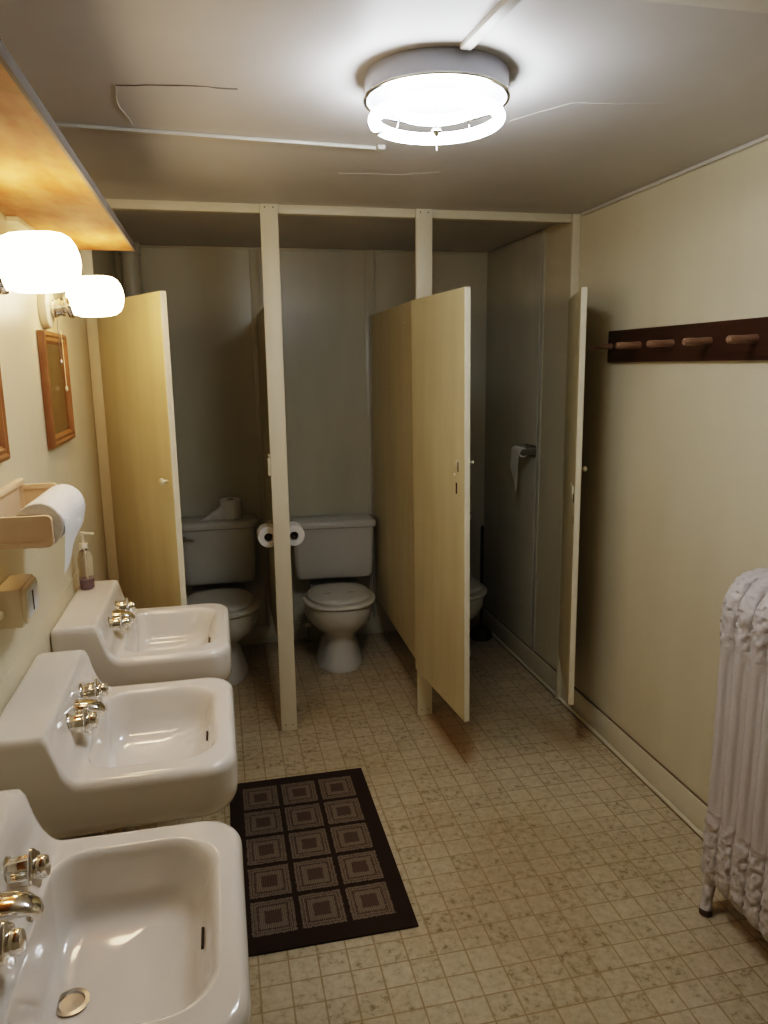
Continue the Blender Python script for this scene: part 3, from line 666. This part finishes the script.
# ------------------------------------------------------------------ radiator
RXa, RXb, RZa, RZb = 1.955, 2.150, .105, 1.112
t = tag(empty('radiator', (2.05, 1.45, 0)), 'ornate white cast iron radiator along the right wall', 'radiator')
def rad_section(yc, end=False):
    b = B(); path = []
    hr = .075; cr = .03
    # closed loop in x-z: front column up, over the crown, down the back column, along the bottom
    def arc(cx, cz, rx, rz, a0, a1, n):
        for k in range(n+1):
            a = a0+(a1-a0)*k/n; path.append((cx+rx*math.cos(a), cz+rz*math.sin(a)))
    n_v = 90
    for k in range(n_v): path.append((RXa, RZa+.05 + (RZb-.12-RZa-.05)*k/n_v))
    arc(RXa+.080, RZb-.12, .080, .105, PI, PI/2, 14)
    arc(RXb-.080, RZb-.12, .080, .105, PI/2, 0, 14)
    for k in range(1, n_v): path.append((RXb, RZb-.12 - (RZb-.12-RZa-.05)*k/n_v))
    arc(RXb-.045, RZa+.05, .045, .045, 0, -PI/2, 8)
    arc(RXa+.045, RZa+.05, .045, .045, -PI/2, -PI, 8)
    path = path[:-1]
    n = len(path); seg = 30; rings = []
    for i in range(n):
        p = Vector((path[i][0], 0, path[i][1])); a = path[i-1]; c = path[(i+1) % n]
        T = Vector((c[0]-a[0], 0, c[1]-a[1])).normalized(); nn = Vector((-T.z, 0, T.x))   # outward
        z = p.z; orn = max(sstep(RZb-.28, RZb-.16, z), 1-sstep(RZa+.18, RZa+.30, z))
        hy = .0315; hn = .023
        ring_ = []
        for k in range(seg):
            a_ = 2*PI*k/seg; ca, sa = math.cos(a_), math.sin(a_)
            rib = .0060*math.cos(sa*2.2*PI)*(1-orn) if ca > 0 else 0
            fl = 1 + .17*math.cos(4*a_)*(1-orn) - .06*(1-orn)
            q = p + nn*hn*fl*math.copysign(abs(ca)**.85, ca) + Vector((0, hy*fl*math.copysign(abs(sa)**.85, sa), 0))
            if orn > 0:
                v_ = Vector((q.x*55, q.y*75, q.z*42)) 
                q += nn*(.0075*orn*noise.noise(v_*1.5) + .002*orn*math.sin(q.z*150 + q.y*260) + .002*orn) * (1 if ca > -.2 else 0)
            ring_.append(q + Vector((0, yc, 0)))
        rings.append(ring_)
    rings.append(rings[0]); loft(b, rings, False, False); bmesh.ops.remove_doubles(b, verts=b.verts, dist=1e-5)
    # middle column
    lathe(b, [(.02, RZa+.02), (.021, RZa+.3), (.021, RZb-.2), (.02, RZb-.03)], 16, Matrix.Translation(((RXa+RXb)/2, yc, 0)))
    # hubs joining neighbours
    for z in (RZa+.06, RZb-.10): lathe(b, [(.028, -.034), (.028, .034)], 18, axis_m(((RXa+RXb)/2, yc, z), (0, 1, 0)))
    return b
ys = [1.812 - .0655*k for k in range(13)]
for k, y in enumerate(ys):
    s = obj('section', rad_section(y), M['radiator'], t, world=True, ang=80)
for y in (ys[0], ys[-1]):
    for x, dx in ((RXa, -.012), (RXb, .012)):
        b = B(); tube(b, [(x, y, RZa+.06), (x+dx*.3, y, .09), (x+dx, y-.006, .05), (x+dx*1.4, y-.010, .02)], [.023, .019, .016, .019], 16)
        lg = obj('leg', b, M['radiator'], t, world=True)
        b = B(); q = Vector((x+dx*1.4, y-.010, 0)) - Vector(t.location)
        lathe(b, [(.017, .0005), (.020, .004), (.019, .02), (.012, .024)], 16, Matrix.Translation(q)); obj('foot_cap', b, M['rust'], lg)
b = B(); tube(b, [(2.06, ys[0]+.02, RZa+.06), (2.06, ys[0]+.07, RZa+.06), (2.06, ys[0]+.07, .0005)], .014, 12); obj('supply_pipe', b, M['rust'], t, world=True)
b = B(); lathe(b, [(.008, 0), (.008, .02), (.020, .022), (.022, .03), (.016, .038), (.0005, .04)], 16, axis_m((2.06, ys[0]+.085, RZa+.06), (-.2, 1, 0))); obj('valve_knob', b, M['black_rubber'], t, world=True)

# ------------------------------------------------------------------ floor mat
b = B(); box(b, MX0, 1.036, MY0, 2.912, .0005, .008, .0025, 2)
tag(obj('floor_mat', b, M['mat'], None, origin=(MX0, MY0, 0)), 'dark brown floor mat with fifteen grey patterned squares beside the sinks', 'mat')

# ------------------------------------------------------------------ camera
yaw, pitch, roll = -0.2176, 0.19519, -0.01246
fwd = Vector((-math.sin(yaw)*math.cos(pitch), math.cos(yaw)*math.cos(pitch), -math.sin(pitch)))
r = Vector((math.cos(yaw), math.sin(yaw), 0)); u = r.cross(fwd)
r2 = r*math.cos(roll)+u*math.sin(roll); u2 = -r*math.sin(roll)+u*math.cos(roll)
cam = bpy.data.cameras.new('camera'); co = bpy.data.objects.new('camera', cam); C.objects.link(co)
Mx = Matrix((( r2.x, u2.x, -fwd.x, .5082), (r2.y, u2.y, -fwd.y, 0), (r2.z, u2.z, -fwd.z, 1.7256), (0, 0, 0, 1)))
co.matrix_world = Mx
cam.sensor_fit = 'HORIZONTAL'; cam.sensor_width = 36; cam.lens = 742.32/768*36; cam.clip_start = .02
sc = bpy.context.scene; sc.camera = co
w_ = bpy.data.worlds.new('world'); sc.world = w_; w_.use_nodes = True
w_.node_tree.nodes['Background'].inputs[0].default_value = (.5, .5, .5, 1); w_.node_tree.nodes['Background'].inputs[1].default_value = .1
sc.view_settings.view_transform = 'Filmic'
sc.view_settings.look = 'High Contrast'
sc.view_settings.exposure = 1.12
